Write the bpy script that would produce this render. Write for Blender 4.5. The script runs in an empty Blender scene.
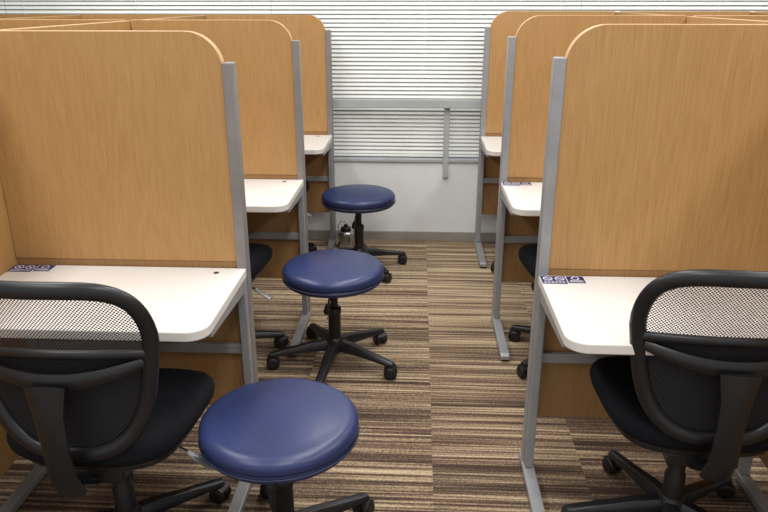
import bpy, bmesh, math, random
from mathutils import Vector, Matrix
random.seed(4)
S=bpy.context.scene
COL=S.collection
S.view_settings.view_transform='Standard'

def lin(c):
    r=[]
    for v in c:
        v/=255.0
        r.append(v/12.92 if v<=0.04045 else ((v+0.055)/1.055)**2.4)
    return (r[0],r[1],r[2],1.0)

# ---------------------------------------------------------------- materials
def base_mat(name,rgb,rough=0.5,metal=0.0,spec=0.5):
    m=bpy.data.materials.new(name); m.use_nodes=True
    b=m.node_tree.nodes['Principled BSDF']
    b.inputs['Base Color'].default_value=lin(rgb)
    b.inputs['Roughness'].default_value=rough
    b.inputs['Metallic'].default_value=metal
    b.inputs['Specular IOR Level'].default_value=spec
    return m,b,m.node_tree
def add_noise_variation(m,b,nt,rgb1,rgb2,scale,bump=0.0,bscale=None,detail=4):
    N=nt.nodes; L=nt.links
    g=N.new('ShaderNodeNewGeometry')
    n=N.new('ShaderNodeTexNoise'); n.inputs['Scale'].default_value=scale; n.inputs['Detail'].default_value=detail
    L.new(g.outputs['Position'],n.inputs['Vector'])
    r=N.new('ShaderNodeValToRGB'); r.color_ramp.elements[0].position=0.35; r.color_ramp.elements[1].position=0.65
    r.color_ramp.elements[0].color=lin(rgb1); r.color_ramp.elements[1].color=lin(rgb2)
    L.new(n.outputs['Fac'],r.inputs['Fac']); L.new(r.outputs['Color'],b.inputs['Base Color'])
    if bump>0:
        n2=N.new('ShaderNodeTexNoise'); n2.inputs['Scale'].default_value=bscale or scale; n2.inputs['Detail'].default_value=3
        L.new(g.outputs['Position'],n2.inputs['Vector'])
        bp=N.new('ShaderNodeBump'); bp.inputs['Strength'].default_value=bump; bp.inputs['Distance'].default_value=0.002
        L.new(n2.outputs['Fac'],bp.inputs['Height']); L.new(bp.outputs['Normal'],b.inputs['Normal'])
def simple(name,rgb,rough=0.5,metal=0.0,spec=0.5,var=0.05,scale=12,bump=0.0,bscale=200):
    m,b,nt=base_mat(name,rgb,rough,metal,spec)
    a=[max(0,c*(1-var)) for c in rgb]; d=[min(255,c*(1+var)) for c in rgb]
    add_noise_variation(m,b,nt,a,d,scale,bump,bscale)
    return m

def wood_mat(name,dark,light):
    m,b,nt=base_mat(name,light,0.42,0,0.35)
    N=nt.nodes; L=nt.links
    g=N.new('ShaderNodeNewGeometry')
    mp=N.new('ShaderNodeMapping'); mp.inputs['Scale'].default_value=(5.0,5.0,0.7)
    L.new(g.outputs['Position'],mp.inputs['Vector'])
    n1=N.new('ShaderNodeTexNoise'); n1.inputs['Scale'].default_value=2.2; n1.inputs['Detail'].default_value=3; n1.inputs['Distortion'].default_value=0.6
    L.new(mp.outputs[0],n1.inputs['Vector'])
    mp2=N.new('ShaderNodeMapping'); mp2.inputs['Scale'].default_value=(440,440,9)
    L.new(g.outputs['Position'],mp2.inputs['Vector'])
    n2=N.new('ShaderNodeTexNoise'); n2.inputs['Scale'].default_value=1.0; n2.inputs['Detail'].default_value=3; n2.inputs['Roughness'].default_value=0.55
    L.new(mp2.outputs[0],n2.inputs['Vector'])
    mu=N.new('ShaderNodeMath'); mu.operation='MULTIPLY'; mu.inputs[1].default_value=45
    L.new(n1.outputs['Fac'],mu.inputs[0])
    si=N.new('ShaderNodeMath'); si.operation='SINE'; L.new(mu.outputs[0],si.inputs[0])
    ma=N.new('ShaderNodeMath'); ma.operation='MULTIPLY_ADD'; ma.inputs[1].default_value=0.045
    L.new(si.outputs[0],ma.inputs[0]); L.new(n2.outputs['Fac'],ma.inputs[2])
    r=N.new('ShaderNodeValToRGB'); r.color_ramp.elements[0].position=0.22; r.color_ramp.elements[1].position=0.75
    r.color_ramp.elements[0].color=lin(dark); r.color_ramp.elements[1].color=lin(light)
    L.new(ma.outputs[0],r.inputs['Fac']); L.new(r.outputs['Color'],b.inputs['Base Color'])
    return m

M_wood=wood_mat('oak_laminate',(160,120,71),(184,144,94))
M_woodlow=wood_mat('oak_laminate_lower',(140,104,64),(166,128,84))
M_band=simple('oak_edge_band',(186,152,106),0.5,var=0.03)
M_desk=simple('cream_laminate',(220,217,213),0.38,var=0.012,scale=90)
M_deskedge=simple('ivory_edge',(216,212,206),0.45,var=0.01)
M_steel=simple('silver_grey_painted_steel',(150,151,153),0.38,0.25,var=0.03)
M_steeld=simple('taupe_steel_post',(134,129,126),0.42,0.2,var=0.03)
M_black=simple('black_plastic',(23,24,28),0.38,var=0.1)
M_blackc=simple('black_caster_plastic',(20,20,22),0.45,var=0.1)
M_fabric=simple('black_seat_fabric',(20,21,26),0.95,spec=0.15,var=0.15,scale=300,bump=0.4,bscale=900)
M_blue=simple('navy_vinyl',(43,54,94),0.33,spec=0.45,var=0.05,scale=6,bump=0.12,bscale=420)
M_blued=simple('navy_vinyl_piping',(30,37,68),0.4,var=0.05)
M_chrome=simple('brushed_chrome',(190,190,190),0.25,0.9,var=0.03)
M_wall=simple('white_wall_paint',(224,227,227),0.85,var=0.015,scale=3,bump=0.1,bscale=80)
M_base=simple('grey_vinyl_baseboard',(150,146,138),0.6,var=0.03)
M_slat=simple('white_blind_slat',(234,238,234),0.5,var=0.01)
M_glass=simple('window_glass_grey',(112,124,116),0.25,var=0.03)
M_ceil=simple('ceiling_white',(238,238,237),0.9,var=0.01)
M_navy=simple('navy_print',(38,38,96),0.4,var=0.03)
M_white=simple('white_print',(232,232,238),0.5,var=0.01)
M_rail=simple('grey_rail_paint',(168,173,174),0.45,var=0.02)

def net_mat():
    m=bpy.data.materials.new('black_net'); m.use_nodes=True
    nt=m.node_tree; N=nt.nodes; L=nt.links
    b=N['Principled BSDF']; b.inputs['Base Color'].default_value=lin((44,44,48)); b.inputs['Roughness'].default_value=0.7
    tc=N.new('ShaderNodeTexCoord'); sp=N.new('ShaderNodeSeparateXYZ'); L.new(tc.outputs['Object'],sp.inputs[0])
    outs=[]
    for k,(ax,p) in enumerate((('X',0.0080),('Z',0.0080))):
        mu=N.new('ShaderNodeMath'); mu.operation='MULTIPLY'; mu.inputs[1].default_value=2*math.pi/p
        L.new(sp.outputs[ax],mu.inputs[0])
        s=N.new('ShaderNodeMath'); s.operation='SINE'; L.new(mu.outputs[0],s.inputs[0]); outs.append(s)
    ad=N.new('ShaderNodeMath'); ad.operation='MULTIPLY'; L.new(outs[0].outputs[0],ad.inputs[0]); L.new(outs[1].outputs[0],ad.inputs[1])
    gt=N.new('ShaderNodeMath'); gt.operation='GREATER_THAN'; gt.inputs[1].default_value=-0.03
    L.new(ad.outputs[0],gt.inputs[0])
    tr=N.new('ShaderNodeBsdfTransparent'); mx=N.new('ShaderNodeMixShader')
    L.new(gt.outputs[0],mx.inputs['Fac']); L.new(b.outputs[0],mx.inputs[1]); L.new(tr.outputs[0],mx.inputs[2])
    L.new(mx.outputs[0],N['Material Output'].inputs['Surface'])
    return m
M_net=net_mat()

def carpet_mat():
    m,b,nt=base_mat('striped_carpet_tile',(150,128,104),0.95,0,0.1)
    N=nt.nodes; L=nt.links
    def math_(op,a=None,bb=None,c=None):
        n=N.new('ShaderNodeMath'); n.operation=op
        for i,v in enumerate((a,bb,c)):
            if v is None: continue
            if isinstance(v,(int,float)): n.inputs[i].default_value=v
            else: L.new(v,n.inputs[i])
        return n.outputs[0]
    g=N.new('ShaderNodeNewGeometry'); sp=N.new('ShaderNodeSeparateXYZ'); L.new(g.outputs['Position'],sp.inputs[0])
    X,Y=sp.outputs['X'],sp.outputs['Y']
    col=math_('FLOOR',math_('DIVIDE',math_('ADD',X,-0.068),0.5))
    tile=math_('MULTIPLY',col,3.71)
    def noise(xs,ys,off,detail=2,rough=0.5):
        cb=N.new('ShaderNodeCombineXYZ')
        L.new(math_('MULTIPLY',X,xs),cb.inputs[0]); L.new(math_('MULTIPLY',Y,ys),cb.inputs[1]); L.new(math_('ADD',tile,off),cb.inputs[2])
        n=N.new('ShaderNodeTexNoise'); n.inputs['Scale'].default_value=1; n.inputs['Detail'].default_value=detail; n.inputs['Roughness'].default_value=rough
        L.new(cb.outputs[0],n.inputs['Vector']); return n.outputs['Fac']
    fine=noise(1.2,88,0,1.5,0.6)
    broad=noise(0.3,12.0,20,1,0.5)
    dash=noise(130,120,40,1,0.5)
    v=math_('MULTIPLY',fine,1.0)
    v=math_('MULTIPLY_ADD',broad,0.50,v)
    v=math_('MULTIPLY_ADD',dash,0.30,v)
    big=math_('COSINE',math_('MULTIPLY',math_('ADD',Y,-3.7),2*math.pi/4.8))
    v=math_('MULTIPLY_ADD',big,0.085,v)
    v=math_('ADD',v,-0.442)
    r=N.new('ShaderNodeValToRGB'); e=r.color_ramp.elements
    e[0].position=0.25; e[0].color=lin((68,55,46))
    e[1].position=0.70; e[1].color=lin((196,177,149))
    a=e.new(0.37); a.color=lin((94,78,65))
    a=e.new(0.46); a.color=lin((124,105,87))
    a=e.new(0.57); a.color=lin((162,142,116))
    L.new(v,r.inputs['Fac']); L.new(r.outputs['Color'],b.inputs['Base Color'])
    bp=N.new('ShaderNodeBump'); bp.inputs['Strength'].default_value=0.4; bp.inputs['Distance'].default_value=0.002
    L.new(v,bp.inputs['Height']); L.new(bp.outputs['Normal'],b.inputs['Normal'])
    return m
M_carpet=carpet_mat()

# ---------------------------------------------------------------- mesh helpers
def mk(name,bm,mats,parent=None,smooth=False,loc=None,bevel=0.0,segs=2,kind=None):
    bmesh.ops.recalc_face_normals(bm,faces=bm.faces)
    me=bpy.data.meshes.new(name); bm.to_mesh(me); bm.free()
    if not isinstance(mats,(list,tuple)): mats=[mats]
    for m in mats: me.materials.append(m)
    if smooth:
        for p in me.polygons: p.use_smooth=True
    o=bpy.data.objects.new(name,me); COL.objects.link(o)
    if parent is not None: o.parent=parent
    if loc: o.location=loc
    if bevel>0:
        md=o.modifiers.new('bevel','BEVEL'); md.width=bevel; md.segments=segs; md.limit_method='ANGLE'; md.angle_limit=math.radians(50)
    if smooth:
        try: me.set_sharp_from_angle(angle=math.radians(48))
        except Exception: pass
    if kind: o['kind']=kind
    return o
def box(bm,x0,x1,y0,y1,z0,z1,mi=0):
    if x0>x1:x0,x1=x1,x0
    v=[bm.verts.new(p) for p in ((x0,y0,z0),(x1,y0,z0),(x1,y1,z0),(x0,y1,z0),(x0,y0,z1),(x1,y0,z1),(x1,y1,z1),(x0,y1,z1))]
    for f in ((0,3,2,1),(4,5,6,7),(0,1,5,4),(1,2,6,5),(2,3,7,6),(3,0,4,7)):
        bm.faces.new([v[i] for i in f]).material_index=mi
def prism(bm,pts,axis,a,b,mi=0,side_mi=None):
    def P(u,v,w):
        return {'y':(u,w,v),'z':(u,v,w),'x':(w,u,v)}[axis]
    A=[bm.verts.new(P(u,v,a)) for u,v in pts]; B=[bm.verts.new(P(u,v,b)) for u,v in pts]
    bm.faces.new(A).material_index=mi; bm.faces.new(B[::-1]).material_index=mi
    n=len(pts)
    for i in range(n):
        f=bm.faces.new((A[i],B[i],B[(i+1)%n],A[(i+1)%n])); f.material_index=mi if side_mi is None else side_mi
def lathe(bm,prof,segs=32,c=(0,0),mi=0):
    rings=[]
    for r,z in prof:
        if r<1e-6: rings.append([bm.verts.new((c[0],c[1],z))])
        else: rings.append([bm.verts.new((c[0]+r*math.cos(2*math.pi*i/segs),c[1]+r*math.sin(2*math.pi*i/segs),z)) for i in range(segs)])
    for a,b in zip(rings,rings[1:]):
        for i in range(segs):
            j=(i+1)%segs
            if len(a)==1 and len(b)==1: continue
            if len(a)==1: f=bm.faces.new((a[0],b[i],b[j]))
            elif len(b)==1: f=bm.faces.new((a[i],a[j],b[0]))
            else: f=bm.faces.new((a[i],a[j],b[j],b[i]))
            f.material_index=mi
def tube(bm,pts,rad,segs=10,closed=False,up=Vector((0,1,0)),mi=0):
    pts=[Vector(p) for p in pts]; n=len(pts); rings=[]
    for i,p in enumerate(pts):
        if closed: t=pts[(i+1)%n]-pts[i-1]
        else: t=pts[min(i+1,n-1)]-pts[max(i-1,0)]
        t.normalize()
        v=t.cross(up)
        if v.length<1e-4: v=Vector((1,0,0))
        v.normalize(); u=v.cross(t).normalized()
        r=rad[i] if isinstance(rad,list) else rad
        rings.append([bm.verts.new(p+u*(r[0]*math.cos(2*math.pi*k/segs))+v*(r[1]*math.sin(2*math.pi*k/segs))) for k in range(segs)])
    m=n if closed else n-1
    for i in range(m):
        a=rings[i]; b=rings[(i+1)%n]
        for k in range(segs):
            bm.faces.new((a[k],a[(k+1)%segs],b[(k+1)%segs],b[k])).material_index=mi
    if not closed:
        bm.faces.new(rings[0][::-1]).material_index=mi; bm.faces.new(rings[-1]).material_index=mi
def empty(name,loc,rot=0.0):
    e=bpy.data.objects.new(name,None); e.empty_display_size=0.1; COL.objects.link(e); e.location=loc; e.rotation_euler=(0,0,rot); return e
def tag(o,label,cat,group=None):
    o['label']=label; o['category']=cat
    if group: o['group']=group
def copy_thing(o,loc,rot=None):
    n=o.copy(); COL.objects.link(n); n.location=loc
    if rot is not None: n.rotation_euler=(0,0,rot)
    for c in list(o.children):
        d=c.copy(); COL.objects.link(d); d.parent=n
        for cc in list(c.children):
            q=cc.copy(); COL.objects.link(q); q.parent=d
    return n

# ---------------------------------------------------------------- room
ROWS=[1.97,3.10,4.22]
XL,XR=-0.512,0.375
W=0.74
WALLY=4.33
bm=bmesh.new(); box(bm,-4.2,4.2,-1.5,WALLY+0.2,-0.05,0)
mk('floor',bm,M_carpet,kind='structure')
bm=bmesh.new(); box(bm,-4.2,4.2,WALLY,WALLY+0.2,0,0.515); box(bm,-4.2,4.2,WALLY,WALLY+0.2,2.2,2.65)
mk('wall_back',bm,M_wall,kind='structure')
bm=bmesh.new(); box(bm,-4.2,4.2,WALLY-0.012,WALLY,0,0.06)
mk('baseboard_back',bm,M_base,kind='structure',bevel=0.003)
bm=bmesh.new(); box(bm,-4.2,4.2,WALLY-0.012,WALLY+0.2,0.515,0.535)
mk('trim_1',bm,M_rail,kind='structure',bevel=0.003)
bm=bmesh.new()
for x in (-4.2,-2.8,-1.4,0,1.4,2.8,4.15): box(bm,x,x+0.05,WALLY+0.12,WALLY+0.18,0.535,2.2,0)
for i,x in enumerate((-4.2,-2.8,-1.4,0,1.4,2.8)): box(bm,x+0.05,x+1.4,WALLY+0.14,WALLY+0.15,0.585,2.15,1)
for z0,z1 in ((0.535,0.585),(2.15,2.2)): box(bm,-4.15,4.15,WALLY+0.125,WALLY+0.175,z0,z1,0)
mk('window_1',bm,[M_rail,M_glass],kind='structure')
bm=bmesh.new(); box(bm,-4.2,4.2,-1.5,WALLY+0.2,2.65,2.7)
mk('ceiling',bm,M_ceil,kind='structure')

def blind(x0,x1):
    root=empty('venetian_blind',((x0+x1)/2,WALLY+0.045,0.54)); h=(x1-x0)/2
    tag(root,'white horizontal-slat blind lowered over the window','window blind','window blinds')
    bm=bmesh.new(); z=0.03
    ang=math.radians(60)
    while z<1.6:
        c,s=math.cos(ang),math.sin(ang); w=0.0122
        n=4; prev=None
        for i in range(n+1):
            t=-1+2*i/n; bow=0.003*(1-t*t)
            y=t*w*c-bow*s; zz=z+t*w*s+bow*c
            a=bm.verts.new((-h,y,zz)); b=bm.verts.new((h,y,zz))
            if prev: bm.faces.new((prev[0],prev[1],b,a))
            prev=(a,b)
        z+=0.0245
    mk('slats',bm,M_slat,root,smooth=True)
    bm=bmesh.new(); box(bm,-h,h,-0.012,0.012,0,0.016); mk('bottom_rail',bm,M_slat,root,bevel=0.004)
    bm=bmesh.new(); box(bm,-h,h,-0.02,0.02,1.61,1.65); mk('head_rail',bm,M_slat,root,bevel=0.002)
    for x in (-h+0.12,0,h-0.12):
        bm=bmesh.new(); box(bm,x-0.0012,x+0.0012,-0.015,-0.0135,0.01,1.6); mk('ladder_cord',bm,M_slat,root)
for x0,x1 in ((-4.1,-2.502),(-2.50,-0.882),(-0.88,0.938),(0.94,2.50),(2.502,4.1)): blind(x0,x1)

root=empty('window_guard_rail',(0,WALLY,0.42)); tag(root,'painted grey metal guard rail fixed below the window','rail')
bm=bmesh.new(); box(bm,-2.6,2.6,-0.05,-0.02,0.435,0.487); mk('rail',bm,M_rail,root,bevel=0.004)
for x in (-1.6,0.178,1.9):
    bm=bmesh.new(); box(bm,x-0.017,x+0.017,-0.02,0.0,0,0.487); mk('bracket',bm,M_rail,root,bevel=0.003)

# ---------------------------------------------------------------- carrels
def carrel(s,aisle,loc):
    root=empty('study_carrel',loc)
    zt,zp=(1.390,1.307) if s<0 else (1.410,1.325)
    T=0.032
    x0=0.03 if aisle else 0.018
    x1=W-0.017
    pts=[(x1,0.72),(x0,0.72)]
    if aisle:
        r=zt-zp+0.02
        for i in range(13):
            a=math.pi-(math.pi/2)*i/12
            pts.append((x0+r+r*math.cos(a),zt-r+r*math.sin(a)))
    else: pts.append((x0,zt))
    pts.append((x1,zt))
    pts=[(s*u,v) for u,v in pts]
    bm=bmesh.new(); prism(bm,pts,'y',0,T,0,1); mk('back_panel',bm,[M_wood,M_band],root,bevel=0.002)
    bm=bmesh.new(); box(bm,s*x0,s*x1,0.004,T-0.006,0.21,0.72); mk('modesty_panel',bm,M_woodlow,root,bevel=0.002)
    r=0.1
    pts=[(T,0.12),(T,zt-0.004)]
    for i in range(9):
        a=math.pi/2+(math.pi/2)*i/8
        pts.append((-1.075+r+r*math.cos(a),zt-0.004-r+r*math.sin(a)))
    pts.append((-1.075,0.12))
    bm=bmesh.new(); prism(bm,pts,'x',s*(W-0.016),s*(W+0.016),0,1); mk('side_panel',bm,[M_wood,M_band],root,bevel=0.002)
    d=0.445; r=0.055
    e0=0.004 if aisle else 0.018
    pts=[(W-0.018,-0.001),(e0,-0.001)]
    if aisle:
        for i in range(9):
            a=math.pi+(math.pi/2)*i/8
            pts.append((0.004+r+r*math.cos(a),-d+r+r*math.sin(a)))
    else: pts.append((e0,-d))
    pts.append((W-0.018,-d))
    pts=[(s*u,v) for u,v in pts]
    bm=bmesh.new(); prism(bm,pts,'z',0.672,0.70,0,1); mk('desktop',bm,[M_desk,M_deskedge],root,bevel=0.004,segs=3)
    gx=(-0.085 if s<0 else W-0.1)
    bm=bmesh.new(); lathe(bm,[(0,0.7006),(0.005,0.7006),(0.006,0.7012),(0.008,0.7012),(0.0085,0.7002),(0,0.7002)],16,(gx,-0.045)); mk('cable_grommet',bm,M_black,root)
    if aisle:
        bm=bmesh.new(); box(bm,0,s*0.032,-0.006,0.036,0.03,zp)
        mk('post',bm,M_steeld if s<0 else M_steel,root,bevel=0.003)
        bm=bmesh.new(); prism(bm,[(-0.40,0.012),(0.05,0.012),(0.05,0.038),(-0.385,0.038),(-0.40,0.03)],'x',-s*0.002,s*0.036); mk('foot',bm,M_steel,root,bevel=0.003)
        for y in (-0.375,0.03):
            bm=bmesh.new(); lathe(bm,[(0,0),(0.014,0),(0.014,0.008),(0.006,0.009),(0.006,0.013),(0,0.013)],14,(s*0.016,y)); mk('levelling_glide',bm,M_black,root,smooth=True)
        bm=bmesh.new(); box(bm,s*0.004,s*0.03,-0.035,-0.005,0.04,0.672); mk('leg',bm,M_steel,root,bevel=0.003)
        bm=bmesh.new(); prism(bm,[(0,0.63),(0,0.672),(-0.38,0.672),(-0.38,0.655)],'x',s*0.006,s*0.028); mk('desk_bracket',bm,M_steel,root,bevel=0.002)
    bm=bmesh.new(); box(bm,s*(W-0.05),s*(W-0.018),-0.035,0.0,0.03,0.672); mk('leg',bm,M_steel,root,bevel=0.003)
    bm=bmesh.new(); prism(bm,[(-0.40,0.012),(0.0,0.012),(0.0,0.038),(-0.385,0.038),(-0.40,0.03)],'x',s*(W-0.055),s*(W-0.018)); mk('foot',bm,M_steel,root,bevel=0.003)
    for y in (-0.375,-0.03):
        bm=bmesh.new(); lathe(bm,[(0,0),(0.014,0),(0.014,0.008),(0.006,0.009),(0.006,0.013),(0,0.013)],14,(s*(W-0.036),y)); mk('levelling_glide',bm,M_black,root,smooth=True)
    bm=bmesh.new(); box(bm,s*0.03,s*(W-0.05),-0.02,-0.002,0.415,0.447); mk('cross_rail',bm,M_steel,root,bevel=0.003)
    return root
G='study carrels in rows'
for s,X in ((-1,XL),(1,XR)):
    a=carrel(s,True,(X-(0.012 if s>0 else 0),ROWS[0]-(0.01 if s>0 else -0.005),0))
    tag(a,'oak laminate study carrel with cream desktop beside the aisle','study carrel',G)
    b=carrel(s,False,(X+s*W,ROWS[1],0))
    tag(b,'oak laminate study carrel joined to the aisle carrel','study carrel',G)
    for k in (1,2): copy_thing(a,(X,ROWS[k],0))
    copy_thing(b,(X+s*W,ROWS[2],0)); copy_thing(b,(X+s*W,ROWS[0],0))
    for k in (1,2): copy_thing(b,(X+s*2*W,ROWS[k],0))

def sticker(loc):
    root=empty('desk_sticker',loc)
    tag(root,'navy and white notice sticker with round symbols on the desk corner','sticker','desk stickers')
    bm=bmesh.new(); box(bm,0,0.072,0,0.058,0,0.0006); box(bm,0.076,0.125,0.008,0.058,0,0.0006); mk('card',bm,M_navy,root)
    bm=bmesh.new()
    z0,z1=0.0006,0.0010
    def ring(cx,cy,R,r):
        n=24
        A=[[bm.verts.new((cx+q*math.cos(2*math.pi*i/n),cy+q*math.sin(2*math.pi*i/n),z1)) for i in range(n)] for q in (R,r)]
        for i in range(n): bm.faces.new((A[0][i],A[0][(i+1)%n],A[1][(i+1)%n],A[1][i]))
    ring(0.02,0.038,0.014,0.0105); ring(0.054,0.038,0.014,0.0105); ring(0.100,0.041,0.012,0.0085)
    for cx,cy in ((0.02,0.038),(0.054,0.038)):
        v=[bm.verts.new((cx+dx,cy+dy,z1)) for dx,dy in ((-0.008,0.0055),(-0.0055,0.008),(0.008,-0.0055),(0.0055,-0.008))]; bm.faces.new(v)
    for k in range(2):
        for j in range(6):
            box(bm,0.006+j*0.0105,0.006+j*0.0105+0.007,0.006+k*0.009,0.009+k*0.009,z0,z1)
    for k in range(2): box(bm,0.081,0.120,0.014+k*0.008,0.017+k*0.008,z0,z1)
    mk('symbols',bm,M_white,root)
    return root
st=sticker((XR-0.006,ROWS[0]-0.078,0.7003))
copy_thing(st,(XR+0.008,ROWS[1]-0.068,0.7003))
copy_thing(st,(XL-W+0.020,ROWS[0]-0.060,0.7003))

# ---------------------------------------------------------------- five-star bases
def star_base(root,R,mat,phase,zhub=0.075):
    bm=bmesh.new()
    lathe(bm,[(0,zhub-0.01),(0.036,zhub-0.01),(0.042,zhub),(0.040,zhub+0.04),(0.030,zhub+0.055),(0,zhub+0.055)],20)
    for k in range(5):
        a=phase+k*2*math.pi/5; ca,sa=math.cos(a),math.sin(a)
        secs=[(0.02,0.026,zhub,zhub+0.047),(0.10,0.023,zhub-0.002,zhub+0.036),(R*0.65,0.020,zhub-0.008,zhub+0.018),(R-0.012,0.018,zhub-0.017,zhub+0.002),(R+0.014,0.014,zhub-0.017,zhub-0.004)]
        rings=[]
        for (r,w,z0,z1) in secs:
            rings.append([bm.verts.new((r*ca-u*sa,r*sa+u*ca,z)) for u,z in ((-w,z0),(w,z0),(w,z0*.4+z1*.6),(w*0.55,z1),(-w*0.55,z1),(-w,z0*.4+z1*.6))])
        for A,B in zip(rings,rings[1:]):
            for i in range(6): bm.faces.new((A[i],A[(i+1)%6],B[(i+1)%6],B[i]))
        bm.faces.new(rings[0][::-1]); bm.faces.new(rings[-1])
    mk('star_base',bm,mat,root,smooth=True,bevel=0.002)
    for k in range(5):
        a=phase+k*2*math.pi/5
        o=caster_proto(root); o.location=(R*math.cos(a),R*math.sin(a),0); o.rotation_euler=(0,0,a+1.1+k*0.9)
_cm=None
def caster_proto(root):
    global _cm
    if _cm is None:
        bm=bmesh.new(); r=0.027
        for s in (-1,1):
            prof=[(0,0.007),(r-0.003,0.007),(r,0.010),(r,0.022),(r-0.004,0.026),(0.012,0.027),(0,0.025)]
            rings=[]
            for q,x in prof:
                if q==0: rings.append([bm.verts.new((s*x,0,r))])
                else: rings.append([bm.verts.new((s*x,q*math.cos(2*math.pi*i/20),r+q*math.sin(2*math.pi*i/20))) for i in range(20)])
            for A,B in zip(rings,rings[1:]):
                for i in range(20):
                    j=(i+1)%20
                    if len(A)==1: bm.faces.new((A[0],B[i],B[j]))
                    elif len(B)==1: bm.faces.new((A[i],A[j],B[0]))
                    else: bm.faces.new((A[i],A[j],B[j],B[i]))
        pts=[]
        for i in range(11):
            a=math.radians(10+i*17); pts.append((0.0285*math.cos(a),r+0.0285*math.sin(a)))
        inner=[(0.012*math.cos(math.radians(10+i*17)),r+0.012*math.sin(math.radians(10+i*17))) for i in range(10,-1,-1)]
        prism(bm,pts+inner,'x',-0.0065,0.0065)
        pts2=[(0.031*math.cos(math.radians(35+i*12)),r+0.031*math.sin(math.radians(35+i*12))) for i in range(10)]
        in2=[(0.0275*math.cos(math.radians(35+i*12)),r+0.0275*math.sin(math.radians(35+i*12))) for i in range(9,-1,-1)]
        prism(bm,pts2+in2,'x',-0.023,0.023)
        lathe(bm,[(0,0.04),(0.008,0.04),(0.008,0.064),(0,0.064)],12)
        bmesh.ops.recalc_face_normals(bm,faces=bm.faces)
        me=bpy.data.meshes.new('caster'); bm.to_mesh(me); bm.free(); me.materials.append(M_blackc)
        for p in me.polygons: p.use_smooth=True
        me.set_sharp_from_angle(angle=math.radians(45))
        _cm=me
    o=bpy.data.objects.new('caster',_cm); COL.objects.link(o); o.parent=root
    return o
def turn_base(root,world_deg,proto_deg):
    """swivel the castor base under the seat (absolute direction of one arm)"""
    d=math.radians(world_deg-proto_deg)-root.rotation_euler[2]
    for c in root.children:
        n=c.name.split('.')[0]
        if n=='star_base': c.rotation_euler=(0,0,c.rotation_euler[2]+d)
        if n=='caster':
            x,y,_=c.location
            c.location=(x*math.cos(d)-y*math.sin(d),x*math.sin(d)+y*math.cos(d),0)

# ---------------------------------------------------------------- stool
def stool(loc,rot=0):
    root=empty('swivel_stool',loc,rot)
    R=0.207; zl,zu=0.408,0.455
    bm=bmesh.new()
    prof=[(0,0.388),(R-0.03,0.388),(R-0.010,0.390),(R-0.005,0.396),(R-0.005,0.404)]
    zm=(zl+zu)/2
    for i in range(17):
        a=-math.pi/2+math.pi*i/16
        rr=0.010 if a<0 else 0.036
        prof.append((R-rr+rr*math.cos(a), (zm+0.001)+ (0.022 if a<0 else 0.025)*math.sin(a)))
    zc=zm+0.026
    for t in (0.85,0.7,0.5,0.35,0.2,0.1): prof.append(((R-0.036)*t,zc+0.017*(1-t*t)))
    prof.append((0,zc+0.017))
    lathe(bm,prof,64,mi=0); mk('seat',bm,M_blue,root,smooth=True)
    bm=bmesh.new(); pts=[((R-0.001)*math.cos(2*math.pi*i/64),(R-0.001)*math.sin(2*math.pi*i/64),0.406) for i in range(64)]
    tube(bm,pts,(0.003,0.003),8,True,Vector((0,0,1))); mk('piping',bm,M_blued,root,smooth=True)
    bm=bmesh.new(); prism(bm,[(-0.075,-0.075),(0.075,-0.075),(0.075,0.075),(-0.075,0.075)],'z',0.368,0.388); lathe(bm,[(0,0.345),(0.026,0.345),(0.030,0.368),(0,0.368)],20)
    mk('seat_plate',bm,M_black,root,bevel=0.003)
    bm=bmesh.new(); lathe(bm,[(0,0.10),(0.026,0.10),(0.026,0.235),(0.029,0.24),(0.029,0.262),(0.025,0.267),(0.016,0.268),(0.016,0.35),(0,0.35)],24)
    mk('gas_column',bm,M_black,root,smooth=True)
    bm=bmesh.new(); tube(bm,[(-0.01,-0.02,0.355),(-0.012,-0.045,0.335),(-0.016,-0.06,0.30)],[(0.004,0.004),(0.004,0.004),(0.005,0.005)],8,up=Vector((1,0,0)))
    tube(bm,[(-0.016,-0.06,0.305),(-0.019,-0.068,0.275),(-0.021,-0.072,0.262)],[(0.008,0.010),(0.010,0.018),(0.005,0.012)],10,up=Vector((0,1,0))); mk('height_lever',bm,M_black,root,smooth=True)
    star_base(root,0.265,M_black,math.radians(-97))
    return root
s0=stool((-0.336,2.66,0),0)
tag(s0,'round navy vinyl swivel stool on black five-star castor base','stool','swivel stools in the aisle')
a=copy_thing(s0,(-0.348,1.555,0),0); turn_base(a,40,-97)
a=copy_thing(s0,(-0.326,3.80,0),0); turn_base(a,-52,-97)

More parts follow.
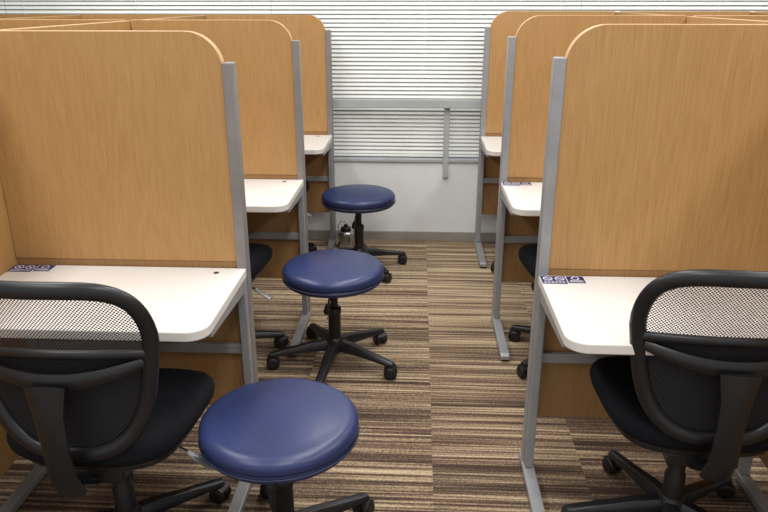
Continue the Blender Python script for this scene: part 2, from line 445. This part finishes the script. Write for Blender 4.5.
# ---------------------------------------------------------------- chair
def chair(loc,rot=0,phase=0):
    root=empty('office_chair',loc,rot)
    bm=bmesh.new(); n=56
    def outline(t,k):
        a=2*math.pi*t; e=2/3.6
        c,s=math.cos(a),math.sin(a)
        x=math.copysign(abs(c)**e,c)*0.240; y=math.copysign(abs(s)**e,s)*0.215
        x*=1.0+0.10*(y/0.215)*0.6
        return x*k,y*k+0.015
    lv=[(0.0,0.395),(0.80,0.395),(0.93,0.402),(0.985,0.418),(1.0,0.435),(0.985,0.452),(0.95,0.464),(0.88,0.472),(0.7,0.472),(0.45,0.468),(0.2,0.466),(0,0.466)]
    rings=[]
    for k,z in lv:
        if k==0: rings.append([bm.verts.new((0,0.015,z))])
        else:
            rr=[]
            for i in range(n):
                x,y=outline(i/n,k); zz=z+0.010*(abs(x)/0.24)**2-0.018*max(0,(y-0.08)/0.15)**2
                rr.append(bm.verts.new((x,y,zz)))
            rings.append(rr)
    for A,B in zip(rings,rings[1:]):
        for i in range(n):
            j=(i+1)%n
            if len(A)==1: bm.faces.new((A[0],B[j],B[i]))
            elif len(B)==1: bm.faces.new((A[i],A[j],B[0]))
            else: bm.faces.new((A[i],A[j],B[j],B[i]))
    mk('seat',bm,M_fabric,root,smooth=True)
    bm=bmesh.new()
    pts=[outline(i/28,0.86) for i in range(28)]; prism(bm,pts,'z',0.378,0.396); mk('seat_shell',bm,M_black,root,bevel=0.004)
    bm=bmesh.new(); prism(bm,[(-0.09,-0.16),(0.09,-0.16),(0.075,0.10),(-0.075,0.10)],'z',0.335,0.378); mk('tilt_mechanism',bm,M_black,root,bevel=0.008)
    bm=bmesh.new(); lathe(bm,[(0,0.10),(0.029,0.10),(0.029,0.20),(0.024,0.21),(0.024,0.30),(0.017,0.302),(0.017,0.34),(0,0.34)],24); mk('gas_column',bm,M_black,root,smooth=True)
    bm=bmesh.new(); tube(bm,[(0.06,0.0,0.358),(0.16,0.0,0.345),(0.20,-0.01,0.33)],(0.005,0.005),8,up=Vector((0,0,1)))
    mk('height_lever',bm,M_chrome,root,smooth=True)
    bm=bmesh.new(); tube(bm,[(0.20,-0.01,0.33),(0.225,-0.016,0.318),(0.270,-0.025,0.300)],[(0.007,0.007),(0.006,0.014),(0.004,0.016)],10,up=Vector((0,0,1))); o=mk('lever_paddle',bm,M_steel,root,smooth=True)
    zb,zt=0.455,0.903
    def by(x,z): return -0.205-0.16*(z-0.45)+0.9*x*x + 0.018*math.sin((z-0.45)/0.45*math.pi)
    def hw(z):
        t=max(0.0,(z-zb)/(zt-zb)); return 0.158+0.066*min(1,t/0.7)**0.85
    path=[]; N=72
    for i in range(N):
        a=2*math.pi*i/N; c,s=math.cos(a),math.sin(a)
        e=2/4.6 if s>0 else 2/3.2
        zz=(zb+zt)/2+math.copysign(abs(s)**(e),s)*(zt-zb)/2
        x=math.copysign(abs(c)**(e),c)*hw(zz)
        if s>0: zz+=0.004*(1-(x/0.22)**2)
        path.append((x,zz))
    bm=bmesh.new()
    tube(bm,[(x,by(x,z),z) for x,z in path],(0.014,0.020),14,True,Vector((0,1,0)))
    mk('back_frame',bm,M_black,root,smooth=True)
    bm=bmesh.new(); c=(zb+zt)/2; prev=None
    cv=bm.verts.new((0,by(0,c)+0.004,c)); 
    for q in range(1,11):
        k=q/10
        ring=[]
        for x,z in path:
            X_,Z_=x*k,c+(z-c)*k
            ring.append(bm.verts.new((X_,by(X_,Z_)+0.004,Z_)))
        for i in range(N):
            j=(i+1)%N
            if prev is None: bm.faces.new((cv,ring[i],ring[j]))
            else: bm.faces.new((prev[i],ring[i],ring[j],prev[j]))
        prev=ring
    mk('back_net',bm,M_net,root,smooth=True)
    bm=bmesh.new(); pts=[];rad=[]
    for i in range(21):
        t=-1+2*i/20; x=t*0.212; z=0.737-0.012*t*t
        pts.append((x,by(x,z)-0.002,z)); rad.append((0.009,0.012))
    tube(bm,pts,rad,10,up=Vector((0,1,0))); mk('back_crossbar',bm,M_black,root,smooth=True)
    bm=bmesh.new(); m=14
    A=[];B=[]
    for i in range(m+1):
        ra=[];rb=[]
        for j in range(m+1):
            u=-1+2*i/m; v=j/m
            z=0.478+0.250*v; lim=(hw(z)-0.006)*(0.83+0.17*min(1,v/0.35)); x=u*lim
            th=0.018*(1-abs(u)**4)*(1-abs(2*v-1)**4)
            ra.append(bm.verts.new((x,by(x,z)+0.008,z))); rb.append(bm.verts.new((x,by(x,z)+0.012+th,z)))
        A.append(ra);B.append(rb)
    for i in range(m):
        for j in range(m):
            bm.faces.new((A[i][j],A[i+1][j],A[i+1][j+1],A[i][j+1])); bm.faces.new((B[i][j],B[i][j+1],B[i+1][j+1],B[i+1][j]))
    for i in range(m):
        bm.faces.new((A[i][0],B[i][0],B[i+1][0],A[i+1][0])); bm.faces.new((A[i][m],A[i+1][m],B[i+1][m],B[i][m]))
        bm.faces.new((A[0][i],A[0][i+1],B[0][i+1],B[0][i])); bm.faces.new((A[m][i],B[m][i],B[m][i+1],A[m][i+1]))
    mk('lumbar_pad',bm,M_fabric,root,smooth=True)
    bm=bmesh.new()
    pts=[(0,-0.08,0.352),(0,-0.17,0.348),(0,-0.235,0.37),(0,-0.262,0.43),(0,-0.268,0.52),(0,-0.272,0.60),(0,-0.268,0.67)]
    tube(bm,pts,[(0.012,0.04),(0.012,0.04),(0.013,0.038),(0.014,0.034),(0.013,0.032),(0.011,0.036),(0.008,0.048)],14,up=Vector((0,-1,0.2)))
    pts=[];rad=[]
    for i in range(17):
        t=-1+2*i/16; x=t*0.20; z=0.668+0.035*abs(t)**1.5
        pts.append((x,by(x,z)-0.018*(1-abs(t)**3)-0.004,z)); rad.append((0.008,0.024-0.011*abs(t)))
    tube(bm,pts,rad,10,up=Vector((0,1,0)))
    mk('back_support',bm,M_black,root,smooth=True)
    star_base(root,0.285,M_black,phase)
    return root
P0=10
c0=chair((-0.802,1.572,0),math.radians(-1.5),math.radians(P0))
GL='black mesh-back office chairs'
tag(c0,'black mesh-back swivel office chair pushed up to the desk','office chair',GL)
def cchair(x,y,rot,ph):
    c=copy_thing(c0,(x,y,0),math.radians(rot)); turn_base(c,ph,P0); return c
cchair(0.752,1.703,-2,180)
cchair(-0.865,2.70,-4,20)
cchair(0.69,2.75,4,144)
cchair(-0.87,3.86,0,36)
cchair(0.745,3.78,5,180)
turn_base(c0,44,P0)

root=empty('metal_canister',(-0.44,4.17,0)); tag(root,'small silver metal canister with black lid on the carpet','canister')
bm=bmesh.new(); lathe(bm,[(0,0),(0.046,0),(0.05,0.004),(0.05,0.09),(0.046,0.10),(0.036,0.108),(0,0.108)],28); mk('body',bm,M_chrome,root,smooth=True)
bm=bmesh.new(); lathe(bm,[(0,0.108),(0.034,0.108),(0.034,0.125),(0.028,0.132),(0.012,0.135),(0.012,0.15),(0,0.152)],24); mk('lid',bm,M_black,root,smooth=True)
bm=bmesh.new(); tube(bm,[(-0.045,0,0.095),(-0.05,0,0.14),(-0.03,0,0.17),(0.03,0,0.17),(0.05,0,0.14),(0.045,0,0.095)],(0.0025,0.0025),8,up=Vector((0,1,0))); mk('handle',bm,M_chrome,root,smooth=True)

# ---------------------------------------------------------------- lights
def area(loc,sx,sy,p,rot=(0,0,0),col=(1,0.998,0.992)):
    l=bpy.data.lights.new('ceiling_lamp','AREA'); l.shape='RECTANGLE'; l.size=sx; l.size_y=sy; l.energy=p; l.color=col
    o=bpy.data.objects.new('ceiling_lamp',l); COL.objects.link(o); o.location=loc; o.rotation_euler=rot
for x in (-1.5,0.15,1.8):
    for y in (0.2,1.9,3.4):
        area((x,y,2.6),0.3,1.2,21 if y<3 else 20)
w=bpy.data.worlds.new('World'); S.world=w; w.use_nodes=True
bg=w.node_tree.nodes['Background']; bg.inputs['Color'].default_value=(0.97,0.99,1.0,1); bg.inputs['Strength'].default_value=0.7

# ---------------------------------------------------------------- camera
cam=bpy.data.cameras.new('camera'); co=bpy.data.objects.new('camera',cam); COL.objects.link(co); S.camera=co
cam.sensor_width=36; cam.lens=700/768*36; cam.clip_start=0.02
co.location=(0,0,1.47)
co.rotation_euler=(math.radians(90-20.1),0,math.radians(2.75))
